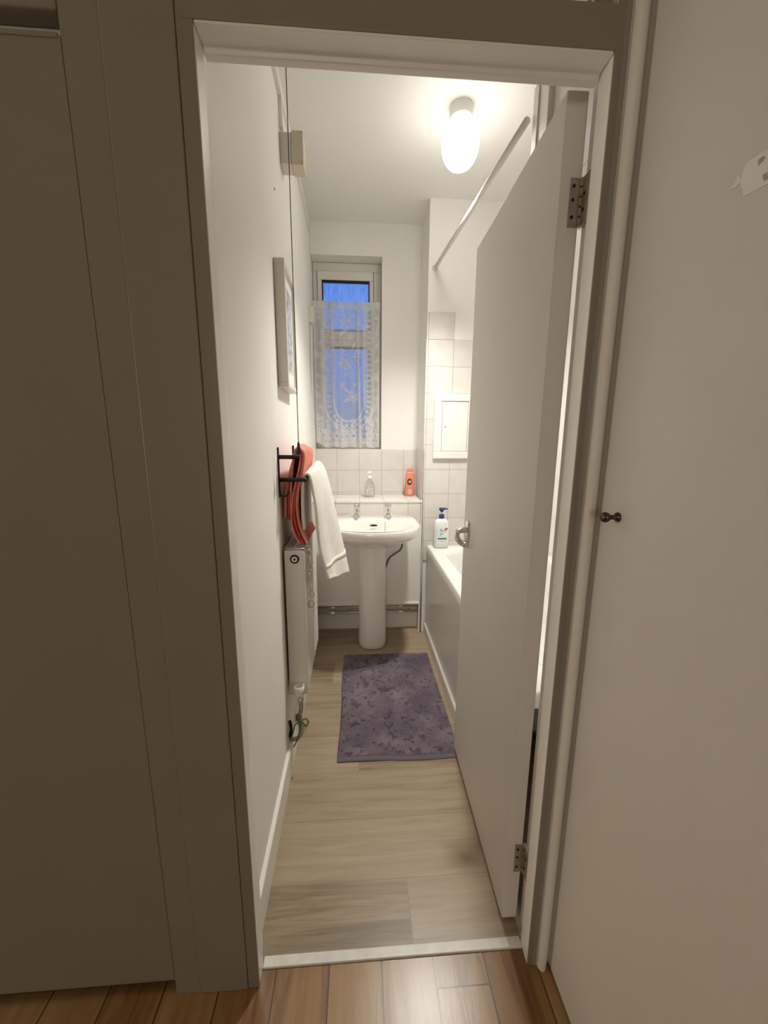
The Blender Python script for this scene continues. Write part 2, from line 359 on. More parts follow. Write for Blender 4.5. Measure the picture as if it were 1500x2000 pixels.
# cupboard door on the right of the hall
d2 = sgroup('door_2', (.702, -.48, 0))
obj('leaf', bx(.702, .7395, -.94, .0185, .004, 2.19), mat('cupboard_paint', (.72,.67,.60), .5, var=.03, vscale=4, bump=.2, bscale=120), d2, bevel=.003)
b = B(); lathe(b, [(.0085,0),(.0085,-.003),(.0045,-.006),(.0042,-.014),(.0075,-.018),(.0095,-.023),(.0088,-.028),(.004,-.031)], (.702, -.064, 1.142), 20, 'x')
obj('knob', b, mat('dark_knob_metal', (.10,.085,.07), .22, .9), d2, smooth=True)
# flush cupboard door on the left of the hall, with the shadowed gap over it
d3 = sgroup('door_3', (-.19, .0, 0))
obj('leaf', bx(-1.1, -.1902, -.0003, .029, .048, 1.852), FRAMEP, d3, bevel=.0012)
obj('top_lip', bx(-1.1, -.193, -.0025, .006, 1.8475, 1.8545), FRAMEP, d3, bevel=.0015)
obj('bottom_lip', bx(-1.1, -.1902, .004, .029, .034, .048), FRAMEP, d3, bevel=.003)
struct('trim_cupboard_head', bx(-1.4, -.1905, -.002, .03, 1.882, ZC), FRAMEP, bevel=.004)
struct('trim_cupboard_gap_shade', bx(-1.4, -.1905, .024, .03, 0, .034), DARK)  # dark strip painting the shade under the cupboard door

# ------------------------------------------------------------------ ceiling lamp
t = thing('ceiling_lamp', 'glowing white oval glass globe lamp on the bathroom ceiling', 'lamp', (.664, 1.10, ZC))
b = B(); lathe(b, [(.046,0),(.0465,-.006),(.046,-.040),(.044,-.046)], (.664,1.10,ZC), 36)
obj('lamp_base', b, mat('white_lamp_base', (.80,.78,.74), .35), t, smooth=True)
b = B(); prof = []
for k in range(25):
    a = math.pi*k/24; prof.append((max(.0005, .076*math.sin(a)**.9), -.040-.182*(1-math.cos(a))/2))
lathe(b, prof, (.664,1.10,ZC), 36)
gm = mat('glowing_globe', (1,.985,.93), .4, emit=BULB); n = gm.node_tree; pb = n.nodes['Principled BSDF']   # dimmer towards the collar, as an opal globe is
t_ = n.nodes.new('ShaderNodeTexCoord'); s_ = n.nodes.new('ShaderNodeSeparateXYZ'); q_ = n.nodes.new('ShaderNodeMapRange'); q_.interpolation_type = 'SMOOTHSTEP'
n.links.new(t_.outputs['Object'], s_.inputs[0]); n.links.new(s_.outputs['Z'], q_.inputs[0])
q_.inputs[1].default_value = -.19; q_.inputs[2].default_value = -.06; q_.inputs[3].default_value = BULB; q_.inputs[4].default_value = BULB*.2
n.links.new(q_.outputs[0], pb.inputs['Emission Strength'])
sd = bpy.data.lights.new('lamp_light', 'SPOT'); sd.energy = BEAM; sd.spot_size = math.radians(128); sd.spot_blend = 1.0; sd.shadow_soft_size = .058; sd.color = (1, .98, .91)
so = bpy.data.objects.new('lamp_light', sd); COL.objects.link(so); so.parent = t; so.location = (0, 0, -.283)
gl = obj('lamp_globe', b, mat('glowing_globe', (1,.985,.93), .4, emit=BULB), t, smooth=True)
# ------------------------------------------------------------------ basin
YC, CX = 1.455, .325
def ring(rx, ryf, ryb, z, yc=YC, n=64, pf_=2.3, pb_=4.0):
    out = []
    for k in range(n):
        a = 2*math.pi*k/n; c, s = math.cos(a), math.sin(a); p = pf_ if s < 0 else pb_
        x = math.copysign(abs(c)**(2/p), c)*rx; y = math.copysign(abs(s)**(2/p), s)*(ryf if s < 0 else ryb)
        out.append((CX+x, yc+y, z))
    return out
t = thing('basin', 'white ceramic pedestal basin below the lace-curtained window', 'basin', (CX, 1.57, 0))
b = B()
loft(b, [ring(.085,.085,.085,.650,1.56,pb_=2.2), ring(.105,.11,.12,.662,1.545,pb_=2.4), ring(.165,.17,.17,.690,1.50,pb_=3), ring(.222,.215,.22,.722,1.475), ring(.250,.238,.240,.748), ring(.259,.247,.2445,.762),
         ring(.263,.250,.246,.778), ring(.263,.250,.246,.796), ring(.259,.246,.243,.805), ring(.252,.238,.238,.808), ring(.232,.216,.14,.807,1.425,pb_=2.2), ring(.226,.168,.142,.805,1.395,pb_=2.1),
         ring(.220,.162,.137,.800,1.395,pb_=2.1), ring(.208,.15,.126,.775,1.397,pb_=2.1), ring(.182,.128,.105,.735,1.40,pb_=2.1), ring(.13,.09,.075,.700,1.41,pb_=2.1), ring(.05,.036,.036,.685,1.42,pb_=2), ring(.02,.02,.02,.682,1.42,pb_=2)])
obj('bowl', b, CERAM, t, smooth=True)
b = B(); lathe(b, [(.021,.0005),(.021,.004),(.017,.005),(.001,.004)], (CX,1.42,.682), 20); obj('waste', b, CHROME, t, smooth=True)
b = B(); lathe(b, [(.0225,0),(.0225,.003),(.001,.003)], (0,0,0), 20)
bmesh.ops.transform(b, matrix=Matrix.Translation((CX+.005,1.509,.778)) @ Matrix.Rotation(math.radians(100),4,'X') @ Matrix.Diagonal((1,.26,1,1)), verts=b.verts)
obj('overflow', b, DARK, t)
def ped(z, rx, yf, yb, n=40):
    out = []
    for k in range(n):
        a = 2*math.pi*k/n; c, s = math.cos(a), math.sin(a)
        yc = (yf+yb)/2; p = 2.2 if s < 0 else 5
        out.append((CX+.0+math.copysign(abs(c)**(2/2.6), c)*rx, yc+math.copysign(abs(s)**(2/p), s)*(yb-yf)/2, z))
    return out
b = B(); loft(b, [ped(0,.080,1.492,1.665), ped(.006,.086,1.486,1.668), ped(.03,.0885,1.484,1.67), ped(.10,.0875,1.486,1.67), ped(.35,.084,1.497,1.67), ped(.58,.083,1.502,1.67), ped(.635,.083,1.502,1.67), ped(.664,.086,1.498,1.67)])
obj('pedestal', b, CERAM, t, smooth=True)
for x in (.231, .421):
    b = B(); lathe(b, [(.0215,0),(.0225,.003),(.019,.007),(.0145,.012),(.013,.030),(.0145,.034),(.0165,.038),(.0165,.042),(.011,.046),(.010,.052),(.0135,.055),(.0175,.060),(.0185,.074),(.0155,.082),(.004,.085)], (x,1.605,.806), 22)
    tp = obj('tap', b, CHROME, t, smooth=True)
    b = B(); pts = smooth_path([(x,1.602,.826),(x,1.580,.832),(x,1.553,.830),(x,1.537,.820),(x,1.534,.808)], 5); tube(b, pts, [.0115]*8+[.0095]*(len(pts)-8), 12); obj('spout', b, CHROME, tp, smooth=True)
b = B(); pts = smooth_path([(.397,1.597,.807),(.397,1.560,.806),(.398,1.530,.800),(.398,1.518,.785),(.397,1.50,.745)], 6); tube(b, pts, .0016, 6); obj('plug_chain', b, CHROME, t, smooth=True)
b = B(); tube(b, smooth_path([(.50,1.66,.70),(.515,1.64,.64),(.505,1.625,.598),(.47,1.615,.575),(.435,1.62,.545),(.415,1.64,.49),(.408,1.66,.44)], 6), .006, 8); obj('supply_hose', b, mat('grey_hose', (.12,.11,.10), .5), t, smooth=True)
# ------------------------------------------------------------------ pipes under the boxing
PIPE = mat('dull_copper_pipe', (.70,.65,.57), .28, .5)
for z, lab, y in ((.172, 'upper bare metal pipe running along the wall behind the basin pedestal', 1.735), (.136, 'lower bare metal pipe running along the wall behind the basin pedestal', 1.73)):
    t = thing('pipe', lab, 'pipe', (.3, y, z))
    b = B(); tube(b, [(xl(1.73)+.004,y,z),(.3,y,z),(.634,y,z)], .0085, 12); obj('tube', b, PIPE, t, smooth=True)
    for x in (.07, .52):
        b = B(); lathe(b, [(.0115,-.012),(.0115,.012)], (x,y,z), 12, 'x'); obj('joint', b, PIPE, t)
    for x in (.17, .58): obj('clip', bx(x-.006, x+.006, y+.005, 1.772, z-.005, z+.005), UPVC, t)

# ------------------------------------------------------------------ bath
t = thing('bath', 'white bathtub with white side panel partly hidden by the open door', 'bath', (1.02, 1.0, 0))
def rrect(x0, x1, y0, y1, z, r, n=7):
    out = []
    for cx, cy, a0 in ((x1-r,y1-r,0),(x0+r,y1-r,90),(x0+r,y0+r,180),(x1-r,y0+r,270)):
        for k in range(n):
            a = math.radians(a0+90*k/(n-1)); out.append((cx+r*math.cos(a), cy+r*math.sin(a), z))
    return out
ya, yb_ = .20, YL-.001; xa, xb = .681, XR-.002
b = B(); loft(b, [rrect(xa,xb,ya,yb_,.556,.012), rrect(xa,xb,ya,yb_,.596,.012), rrect(xa+.003,xb-.003,ya+.003,yb_-.003,.602,.012), rrect(xa+.008,xb-.008,ya+.008,yb_-.008,.604,.012),
                  rrect(xa+.072,xb-.06,ya+.10,yb_-.115,.603,.11), rrect(xa+.080,xb-.068,ya+.11,yb_-.125,.598,.11), rrect(xa+.088,xb-.075,ya+.12,yb_-.135,.575,.11), rrect(xa+.12,xb-.11,ya+.20,yb_-.18,.30,.11), rrect(xa+.17,xb-.16,ya+.27,yb_-.23,.22,.09), rrect(xa+.22,xb-.2,ya+.35,yb_-.3,.205,.08)], False, True)
obj('tub', b, ACRYL, t, smooth=True, bevel=0)
obj('side_panel', bx(.6865, .694, ya, YL-.001, .0, .556), mat('bath_panel_white', (.82,.79,.73), .25), t, bevel=.002)
b = B(); lathe(b, [(.0022,0),(.0022,.001)], (.6862, 1.20, .42), 10, 'x'); obj('screw_cap', b, STEEL, t)
b = B(); strip(b, [(.674,.16,0),(.6865,.16,0),(.6865,.16,.068),(.681,.16,.068),(.674,.16,.060)], (0,1.535,0)); struct('baseboard_bath', b, GLOSS, bevel=.002)
b = B(); tube(b, [(.651,YL-.012,.003),(.651,YL-.012,.60)], .005, 8); struct('trim_corner_seal', b, mat('grey_sealant', (.36,.33,.29), .6), smooth=True)

# ------------------------------------------------------------------ shower rail, overhead cupboard
t = thing('shower_rail', 'white curtain rail running from the tap-end wall above the bath', 'rail', (.69, 1.69, 2.234))
b = B(); tube(b, [(.688,YL+.005,2.234),(.762,.645,2.234)], .0105, 14); obj('rod', b, UPVC, t, smooth=True)
b = B(); lathe(b, [(.017,0),(.017,-.006),(.0125,-.012)], (.688,YL+.006,2.234), 18, 'y'); obj('end_flange', b, UPVC, t, smooth=True)
t = thing('overhead_cupboard', 'white boxed overhead unit with stepped edges above the open door', 'cupboard', (.85, .35, 1.94))
CP = mat('pinkish_white_panel', (.74,.69,.65), .4, bump=.05)
obj('carcass', bx(.7895, 1.10, .09, .53, 1.93, 2.52), CP, t, bevel=.002)
obj('frame', bx(.7745, 1.10, .53, .59, 1.93, 2.345), CP, t, bevel=.002)
obj('door', bx(.7705, 1.10, .59, .625, 1.93, 2.30), CP, t, bevel=.002)
b = B(); lathe(b, [(.006,-.003),(.005,-.005),(.001,-.006)], (.7895,.26,2.06), 14, 'x'); obj('screw_cap', b, UPVC, t, smooth=True)

# ------------------------------------------------------------------ access hatch on the tiles
t = thing('access_hatch', 'square white framed access hatch on the tiled wall above the bath', 'hatch', (.80, YL, 1.35))
b = B()
for q in ((.703,.96,1.499,1.541),(.703,.96,1.156,1.200),(.703,.751,1.200,1.499),(.912,.96,1.200,1.499)): box(b, q[0], q[1], YL-.016, YL, q[2], q[3])
obj('frame', b, GLOSS, t, bevel=.003)
obj('door', bx(.753, .910, YL-.012, YL, 1.202, 1.497), GLOSS, t, bevel=.0015)
b = B(); lathe(b, [(.0035,-.0125),(.0035,-.008)], (.775, YL, 1.347), 12, 'y'); obj('keyhole', b, DARK, t)

# ------------------------------------------------------------------ radiator with valve, pipes, earth wire
RX0, RX1, RY0, RY1, RZ0, RZ1 = -.026, .044, .653, 1.06, .305, .885
t = thing('radiator', 'narrow white double panel radiator on the left wall below the towels', 'radiator', (.01, .85, RZ0))
b = B()
nr = 9
def fluted(x, sgn):
    b = B(); P = []
    for k in range(60):
        y = RY0+.004+(RY1-RY0-.008)*k/59
        d = .004*max(0, math.cos(k/59*2*math.pi*10))**.6 if 4 < k < 56 else 0
        P.append((x - sgn*d, y))
    P2 = [(x-sgn*.012, RY1-.004), (x-sgn*.012, RY0+.004)]
    hexa(b, [(a, c, RZ0+.012) for a, c in P+P2], [(a, c, RZ1-.012) for a, c in P+P2]); return b
obj('front_panel', fluted(RX1, 1), RADP, t, bevel=.002)
obj('rear_panel', fluted(RX0, -1), RADP, t, bevel=.002)
obj('end_cover', bx(RX0, RX1-.004, RY0, RY0+.004, RZ0, RZ1), RADP, t, bevel=.0018)
obj('far_end_cover', bx(RX0, RX1-.004, RY1-.004, RY1, RZ0, RZ1), RADP, t, bevel=.0018)
b = B()
box(b, RX0, RX0+.009, RY0, RY1, RZ1-.003, RZ1+.001); box(b, RX1-.011, RX1, RY0, RY1, RZ1-.003, RZ1+.001); box(b, .0065, .0115, RY0, RY1, RZ1-.003, RZ1)
k = RY0
while k < RY1: box(b, RX0, RX1, k, k+.005, RZ1-.004, RZ1+.0005); k += .026
obj('top_grille', b, RADP, t)
obj('grille_shade_block', bx(RX0+.013, RX1-.013, RY0+.006, RY1-.006, RZ0+.02, RZ1-.010), DARK, t)  # dark block standing in for the shade behind the grille
b = B(); lathe(b, [(.0165,0),(.0165,-.0025),(.0125,-.0035),(.0125,-.001),(.010,-.001)], (.0105, RY0, .848), 26, 'y'); pl = obj('plug_ring', b, DARK, t)
b = B(); lathe(b, [(.0105,-.001),(.0105,-.0045),(.0055,-.005)], (.0105, RY0, .848), 22, 'y'); obj('plug', b, RADP, t)
b = B(); lathe(b, [(.0042,-.0048),(.0042,-.0056)], (.0105, RY0, .848), 14, 'y'); obj('bleed_pin', b, DARK, t)
vx, vy = .012, .634
b = B(); lathe(b, [(.012,-.044),(.017,-.04),(.0195,-.02),(.0205,0),(.0175,.0),(.0155,-.016),(.001,-.018)], (vx,vy,.356), 26); obj('valve_cap', b, mat('white_valve_plastic', (.78,.74,.67), .35), t, smooth=True)
b = B(); lathe(b, [(.009,-.0),(.009,.03)], (vx+.004,vy-.0,.325), 14, 'y'); lathe(b, [(.0095,0),(.0125,.004),(.0125,.016),(.0095,.02)], (vx+.004,vy,.290), 12); obj('valve_body', b, CHROME, t, smooth=True)
b = B(); tube(b, smooth_path([(vx+.004,vy,.31),(vx+.006,vy,.28),(vx+.004,vy+.003,.25),(vx-.004,vy+.004,.215),(vx+.002,vy+.004,.17),(vx-.004,vy+.006,.135),(vx-.022,vy+.010,.118),(xl(.65)-.002,vy+.016,.113)], 6), .0085, 12)
obj('feed_pipe', b, mat('painted_pipe', (.42,.37,.30), .4, .4, var=.3, vscale=40), t, smooth=True)
b = B(); lathe(b, [(.0105,0),(.0115,.003),(.0115,.016),(.0105,.019)], (vx-.004,vy+.004,.207), 14); box(b, vx-.018, vx-.012, vy-.012, vy+.014, .208, .224); obj('earth_clamp', b, STEEL, t)
GY = mat('green_yellow_wire', (.10,.16,.05), .5, var=.5, vscale=70)
b = B()
tube(b, smooth_path([(vx-.006,vy-.008,.235),(vx+.004,vy-.014,.216),(vx+.022,vy-.012,.222),(vx+.032,vy-.006,.205),(vx+.024,vy-.008,.186),(vx+.012,vy-.014,.205),(vx+.002,vy-.016,.214),(vx-.018,vy-.010,.196),(vx-.026,vy,.165),(xl(.64)+.012,vy+.004,.135)], 6), .0026, 8)
tube(b, smooth_path([(vx+.002,vy-.016,.21),(vx+.0,vy-.016,.18),(vx-.006,vy-.014,.15),(vx-.014,vy-.006,.122),(xl(.64)+.017,vy,.09)], 6), .0024, 8)
obj('earth_wire', b, GY, t, smooth=True)
b = B(); tube(b, smooth_path([(xl(.66)+.006,vy+.006,.20),(xl(.66)+.010,vy+.006,.165),(xl(.66)+.004,vy+.010,.13)], 5), .006, 10); obj('return_pipe', b, DARK, t, smooth=True)
# chain hanging on the front of the radiator
t = thing('hanging_chain', 'small chrome chain of links hanging beside the white towel on the radiator', 'chain', (.060, .69, .84))
def torus(bm, c, R, r, rot):
    pts = [(R*math.cos(2*math.pi*k/16), 0, 1.5*R*math.sin(2*math.pi*k/16)) for k in range(17)]
    M = Matrix.Translation(c) @ Matrix.Rotation(rot, 4, 'Z'); tube(bm, [M @ Vector(p) for p in pts], r, 7, False)
for k in range(7):
    b = B(); torus(b, Vector((.0585+.004*math.sin(k*1.3), .675+.004*k, .862-.028*k)), .0085, .0021, (k % 2)*1.5+.25)
    obj('link', b, CHROME, t, smooth=True)
b = B(); torus(b, Vector((.0595, .70, .655)), .010, .0026, .3); box(b, .047, .072, .697, .703, .630, .640); obj('end_hook', b, CHROME, t, smooth=False)
b = B(); tube(b, smooth_path([(.048,.676,.889),(.056,.674,.893),(.0585,.675,.884),(.0585,.675,.874)], 5), .002, 8); obj('top_hook', b, CHROME, t, smooth=True)

# ------------------------------------------------------------------ towel rack and the towels on it
RWX = xl(.66)
t = thing('towel_rack', 'black metal two-arm towel rack on the left wall above the radiator', 'towel rack', (RWX, .66, 1.16))
UB, LB = (.030, 1.212), (.055, 1.134)
for y in (.655, .985):
    b = B(); box(b, RWX-.0015, RWX+.0045, y-.005, y+.009, 1.072, 1.245); br = obj('bracket', b, BLACK, t, bevel=.001)
    b = B(); lathe(b, [(.0072,0),(.0072,UB[0]-RWX+.004),(.005,UB[0]-RWX+.007)], (RWX,y,UB[1]), 14, 'x'); obj('upper_arm', b, BLACK, br, smooth=True)
    b = B(); lathe(b, [(.0072,0),(.0072,LB[0]-RWX+.004),(.005,LB[0]-RWX+.007)], (RWX,y,LB[1]), 14, 'x'); obj('lower_arm', b, BLACK, br, smooth=True)
    b = B(); tube(b, smooth_path([(RWX+.003,y,1.098),(RWX+.006,y,1.082),(RWX+.016,y,1.076),(RWX+.027,y,1.080),(RWX+.034,y,1.092)], 5), .0028, 8); obj('hook', b, BLACK, br, smooth=True)
for (x, z), nm in ((UB, 'upper_bar'), (LB, 'lower_bar')):
    b = B(); tube(b, [(x,.655,z),(x,.99,z)], .0055, 12); obj(nm, b, BLACK, t, smooth=True)
# coral towel: several folded layers over the upper bar
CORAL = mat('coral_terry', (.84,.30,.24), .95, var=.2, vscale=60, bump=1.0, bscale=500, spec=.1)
CORALD = mat('coral_terry_fold_shade', (.66,.11,.085), .95, var=.2, vscale=60, bump=1.0, bscale=500, spec=.1)  # darker copy of the terry, painting the shade between layers
t = thing('coral_towel', 'coral pink towel folded in layers over the upper bar of the black rack', 'towel', (UB[0], .82, 1.0))
def sheet(bm, path, y0, y1, wob=.004, ph=0, ny=14, hump=0.0):
    P = smooth_path(path, 7); n = len(P); grid = []
    for i, p in enumerate(P):
        row = []
        for j in range(ny+1):
            v = j/ny; y = p.y + y0 + (y1-y0)*v
            a = min(1, abs(i/n-.5)*3)
            dx = wob*a*math.sin(v*7+ph+i*.08); dz = hump*math.sin(math.pi*min(1, v*1.05))*max(0, 1-abs(i/n-.36)*4)
            row.append(bm.verts.new((p.x+dx, y, p.z+dz)))
        grid.append(row)
    for a, c in zip(grid, grid[1:]):
        for j in range(ny): bm.faces.new((a[j], a[j+1], c[j+1], c[j]))
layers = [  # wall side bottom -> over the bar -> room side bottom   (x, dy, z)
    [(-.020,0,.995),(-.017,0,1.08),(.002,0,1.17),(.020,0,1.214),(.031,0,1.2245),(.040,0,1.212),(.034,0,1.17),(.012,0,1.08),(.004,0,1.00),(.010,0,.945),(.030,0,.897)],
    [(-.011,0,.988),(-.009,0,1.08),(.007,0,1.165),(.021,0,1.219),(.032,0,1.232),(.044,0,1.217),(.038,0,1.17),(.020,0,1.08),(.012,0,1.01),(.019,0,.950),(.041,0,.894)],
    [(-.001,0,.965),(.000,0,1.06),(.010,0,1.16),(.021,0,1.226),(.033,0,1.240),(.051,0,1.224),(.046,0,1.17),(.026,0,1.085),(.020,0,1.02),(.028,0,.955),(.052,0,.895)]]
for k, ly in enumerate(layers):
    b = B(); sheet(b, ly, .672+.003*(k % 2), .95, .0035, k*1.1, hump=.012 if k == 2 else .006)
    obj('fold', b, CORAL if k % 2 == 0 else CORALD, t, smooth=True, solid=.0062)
# white towel over the lower bar
TOW = mat('white_terry', (.82,.785,.72), .95, var=.05, vscale=40, bump=.9, bscale=420, spec=.1)
t = thing('white_towel', 'white bath towel hanging over the lower bar of the rack to the radiator', 'towel', (.10, .82, .9))
near = [(.041,.685,.945),(.039,.685,1.00),(.040,.685,1.08),(.0435,.685,1.130),(.056,.688,1.150),(.068,.692,1.138),(.075,.695,1.09),(.083,.70,1.02),(.085,.71,.94),(.092,.715,.86),(.105,.72,.80),(.113,.72,.765),(.120,.72,.742)]
far_ = [(.040,.95,.93),(.038,.95,1.00),(.040,.95,1.09),(.050,.95,1.150),(.068,.95,1.178),(.086,.95,1.172),(.104,.95,1.135),(.122,.95,1.06),(.141,.95,.97),(.158,.95,.89),(.176,.95,.80),(.189,.95,.735),(.196,.95,.695)]
def cloth_between(bm, A, Bp, ny=22):
    P, Q = smooth_path(A, 6), smooth_path(Bp, 6); rows = []
    for i, (p, q) in enumerate(zip(P, Q)):
        s = i/(len(P)-1); row = []
        for j in range(ny+1):
            v = j/ny; c = p.lerp(q, v)
            amp = .007*max(0, (s-.42))*2
            c.x += amp*math.sin(v*9+.6)+.010*math.sin(math.pi*v)*max(0, s-.4)
            if s > .95: c.z += .004*math.sin(v*11)
            row.append(bm.verts.new(c))
        rows.append(row)
    for a, c in zip(rows, rows[1:]):
        for j in range(ny): bm.faces.new((a[j], a[j+1], c[j+1], c[j]))
    return P, Q
b = B(); P, Q = cloth_between(b, near, far_); o_ = obj('cloth', b, TOW, t, smooth=True, solid=.011); k = o_.modifiers.new('d', 'SUBSURF'); k.render_levels = 1; k.levels = 1
# woven hem band near the bottom
n0 = int(len(P)*.83)
b = B(); rows = []
for i in (n0, n0+1, n0+2):
    row = []
    for j in range(23):
        v = j/22; c = P[i].lerp(Q[i], v); s = i/(len(P)-1)
        c.x += .007*max(0, s-.42)*2*math.sin(v*9+.6)+.010*math.sin(math.pi*v)*max(0, s-.4)+.0062; row.append(b.verts.new(c))
    rows.append(row)
for a, c in zip(rows, rows[1:]):
    for j in range(22): b.faces.new((a[j], a[j+1], c[j+1], c[j]))
obj('hem_band', b, mat('white_hem', (.78,.74,.67), .8), t, smooth=True, solid=.0025)

# ------------------------------------------------------------------ things on the left wall
def yz_part(name, y0, y1, z0, z1, d0, d1, M, par, **k):
    b = B(); hexa(b, [(xl(y0)+d0,y0,z0),(xl(y0)+d1,y0,z0),(xl(y1)+d1,y1,z0),(xl(y1)+d0,y1,z0)], [(xl(y0)+d0,y0,z1),(xl(y0)+d1,y0,z1),(xl(y1)+d1,y1,z1),(xl(y1)+d0,y1,z1)])
    return obj(name, b, M, par, **k)
t = thing('picture_frame', 'white framed picture hanging on the left bathroom wall', 'picture', (-.035, .83, 1.66))
PY0, PY1, PZ0, PZ1 = .725, .968, 1.452, 1.862; fwd = .030
b = B(); fr = .017
for q in ((PY0,PY1,PZ1-fr,PZ1),(PY0,PY1,PZ0,PZ0+fr),(PY0,PY0+fr,PZ0+fr,PZ1-fr),(PY1-fr,PY1,PZ0+fr,PZ1-fr)):
    y0, y1, z0, z1 = q
    hexa(b, [(xl(y0)+.001,y0,z0),(xl(y0)+.036,y0,z0),(xl(y1)+.036,y1,z0),(xl(y1)+.001,y1,z0)], [(xl(y0)+.001,y0,z1),(xl(y0)+.036,y0,z1),(xl(y1)+.036,y1,z1),(xl(y1)+.001,y1,z1)])
obj('frame', b, mat('cream_frame', (.80,.76,.67), .35), t, bevel=.0015)
yz_part('mount', PY0+fr, PY1-fr, PZ0+fr, PZ1-fr, .002, .024, mat('picture_mount', (.76,.74,.70), .7), t)
art = mat('generic_grey_print', (.50,.51,.54), .7, var=.5, vscale=30, spec=.15, vstretch=(1, 1, 1.6))
yz_part('print', PY0+.05, PY1-.045, PZ0+.065, PZ1-.06, .024, .0248, art, t)
t = thing('junction_box', 'beige square electrical box high on the left wall near the ceiling', 'electrical box', (-.02, 1.0, 2.3))
BEI = mat('aged_beige_plastic', (.66,.58,.44), .45)
b = B(); box(b, xl(.95), .004, .952, 1.02, 2.266, 2.368); obj('body', b, mat('painted_box', (.74,.68,.60), .45), t, bevel=.003)
b = B(); box(b, .0045, .048, .948, 1.02, 2.262, 2.372); cv = obj('cover', b, BEI, t, bevel=.003)
for sx_, sz in ((.041, 2.27), (.041, 2.364)):
    b = B(); lathe(b, [(.003,-.0008),(.003,.0005)], (sx_,.948,sz), 10, 'y'); obj('screw', b, STEEL, cv)
t = thing('cable_trunking', 'white cable trunking running along the left wall just below the ceiling', 'trunking', (-.03, 1.0, 2.45))
yz_part('near_run', .10, .975, 2.478, 2.502, 0, .014, GLOSS, t, bevel=.002)
yz_part('far_run', .96, 1.985, 2.502, 2.520, 0, .010, GLOSS, t, bevel=.002)
yz_part('drop', .952, .976, 2.383, 2.49, 0, .013, GLOSS, t, bevel=.002)
t = thing('pull_switch', 'white ceiling pull switch with long dark cord ending in a dark cone', 'pull switch', (.0412, .632, ZC))
b = B(); lathe(b, [(.032,0),(.032,-.012),(.022,-.022),(.006,-.026),(.004,-.030)], (.0412,.632,ZC), 26); obj('switch_body', b, UPVC, t, smooth=True)
b = B(); tube(b, [(.0412,.632,2.556),(.0412,.632,1.25)], .0014, 7); obj('cord', b, mat('dark_cord', (.07,.05,.06), .7), t, smooth=True)
b = B(); lathe(b, [(.0025,.034),(.004,.030),(.005,.018),(.0095,.002),(.011,-.004),(.010,-.006)], (.0412,.632,1.2295), 18); obj('cord_pull', b, mat('dark_plum_plastic', (.03,.012,.022), .4), t, smooth=True)
t = thing('wall_socket_box', 'small white cable box on the left wall beside the window', 'electrical box', (-.04, 1.8, 2.0))
yz_part('body', 1.80, 1.885, 1.955, 2.04, 0, .030, UPVC, t, bevel=.003)
b = B(); tube(b, smooth_path([(xl(1.83)+.014,1.83,1.957),(xl(1.83)+.010,1.83,1.93),(xl(1.82)+.006,1.82,1.86),(xl(1.82)+.006,1.82,1.70),(xl(1.83)+.006,1.83,1.55)], 6), .0045, 8); obj('cable', b, UPVC, t, smooth=True)
for k in range(1):
    b = B(); lathe(b, [(.004,0),(.0035,.003)], (xl(.80)+0, .80, 2.10), 10, 'x')
tag(obj('wall_nail', b, STEEL), 'tiny nail in the left wall above the picture frame', 'nail')

# ------------------------------------------------------------------ lace curtain
NX, NZ = 200, 460; CW0, CW1 = -.046, .392; CZ0, CZ1 = 1.214, 2.138
uu, vv = np.meshgrid(np.linspace(0, 1, NX), np.linspace(0, 1, NZ)); W_, H_ = .44, .924
X = uu*W_; Z = vv*H_
den = np.full(uu.shape, .57)
rng = np.random.default_rng(3)
den += .06*np.sin(X*900)*np.sin(Z*900)
cx = .235
# arch: two parallel borders running down and meeting in a half ellipse at the bottom
def archdist(rx, zb):
    """signed distance-like field of a U shape: half width rx, straight above zb"""
    d = np.where(Z > zb, np.abs(X-cx)-rx, np.hypot((X-cx), (Z-zb)*.86)-rx); return d
for rx, wd, dv in ((.105,.0045,.52),(.165,.005,.52),(.112,.002,.3),(.158,.002,.3)):
    den += dv*np.exp(-(archdist(rx, .30)/wd)**2)
inner = archdist(.105, .30) < 0; band = (archdist(.105, .30) > 0) & (archdist(.165, .30) < 0); outer = archdist(.165, .30) > 0
den[inner] -= .15; den[band] -= .06
ds_ = np.where(Z > .30, Z, .30+np.arctan2((Z-.30), np.abs(X-cx)+1e-6)*.135)
ad = archdist(.135, .30)
den += np.where(band, .5*np.exp(-(ad/.012)**2)*(np.cos(ds_*2*np.pi/.034) > .1), 0)
den += np.where(band, .28*(np.cos(ds_*2*np.pi/.017) > .6)*(np.abs(ad) > .016), 0)
def flower(x0, z0, r, pet=6, a0=0.):
    global den
    d = np.hypot(X-x0, Z-z0); a = np.arctan2(Z-z0, X-x0)
    lob = r*(.72+.28*np.cos(pet*(a+a0)))
    den = den + .50*np.exp(-((d-lob)/(r*.16))**2) + .45*np.exp(-(d/(r*.28))**2) + .16*(d < lob) - .25*np.exp(-((d-lob*.62)/(r*.10))**2)
def leafs(x0, z0, x1, z1, w0):
    global den
    t_ = np.clip(((X-x0)*(x1-x0)+(Z-z0)*(z1-z0))/((x1-x0)**2+(z1-z0)**2), 0, 1)
    d = np.hypot(X-x0-t_*(x1-x0), Z-z0-t_*(z1-z0)); den = den + .45*np.exp(-(d/(w0*(.3+np.sin(np.pi*t_))))**2)
for (x, z, r, pt) in ((cx+.02,.335,.034,6),(cx-.045,.415,.024,5),(cx+.035,.42,.016,5),(cx-.02,.55,.040,7),(cx+.045,.59,.026,6),(cx-.05,.62,.022,5),(cx,.70,.030,6),(cx-.015,.815,.034,7),(cx+.06,.80,.02,5),(cx-.01,.475,.018,5)): flower(x, z, r, pt, r*40)
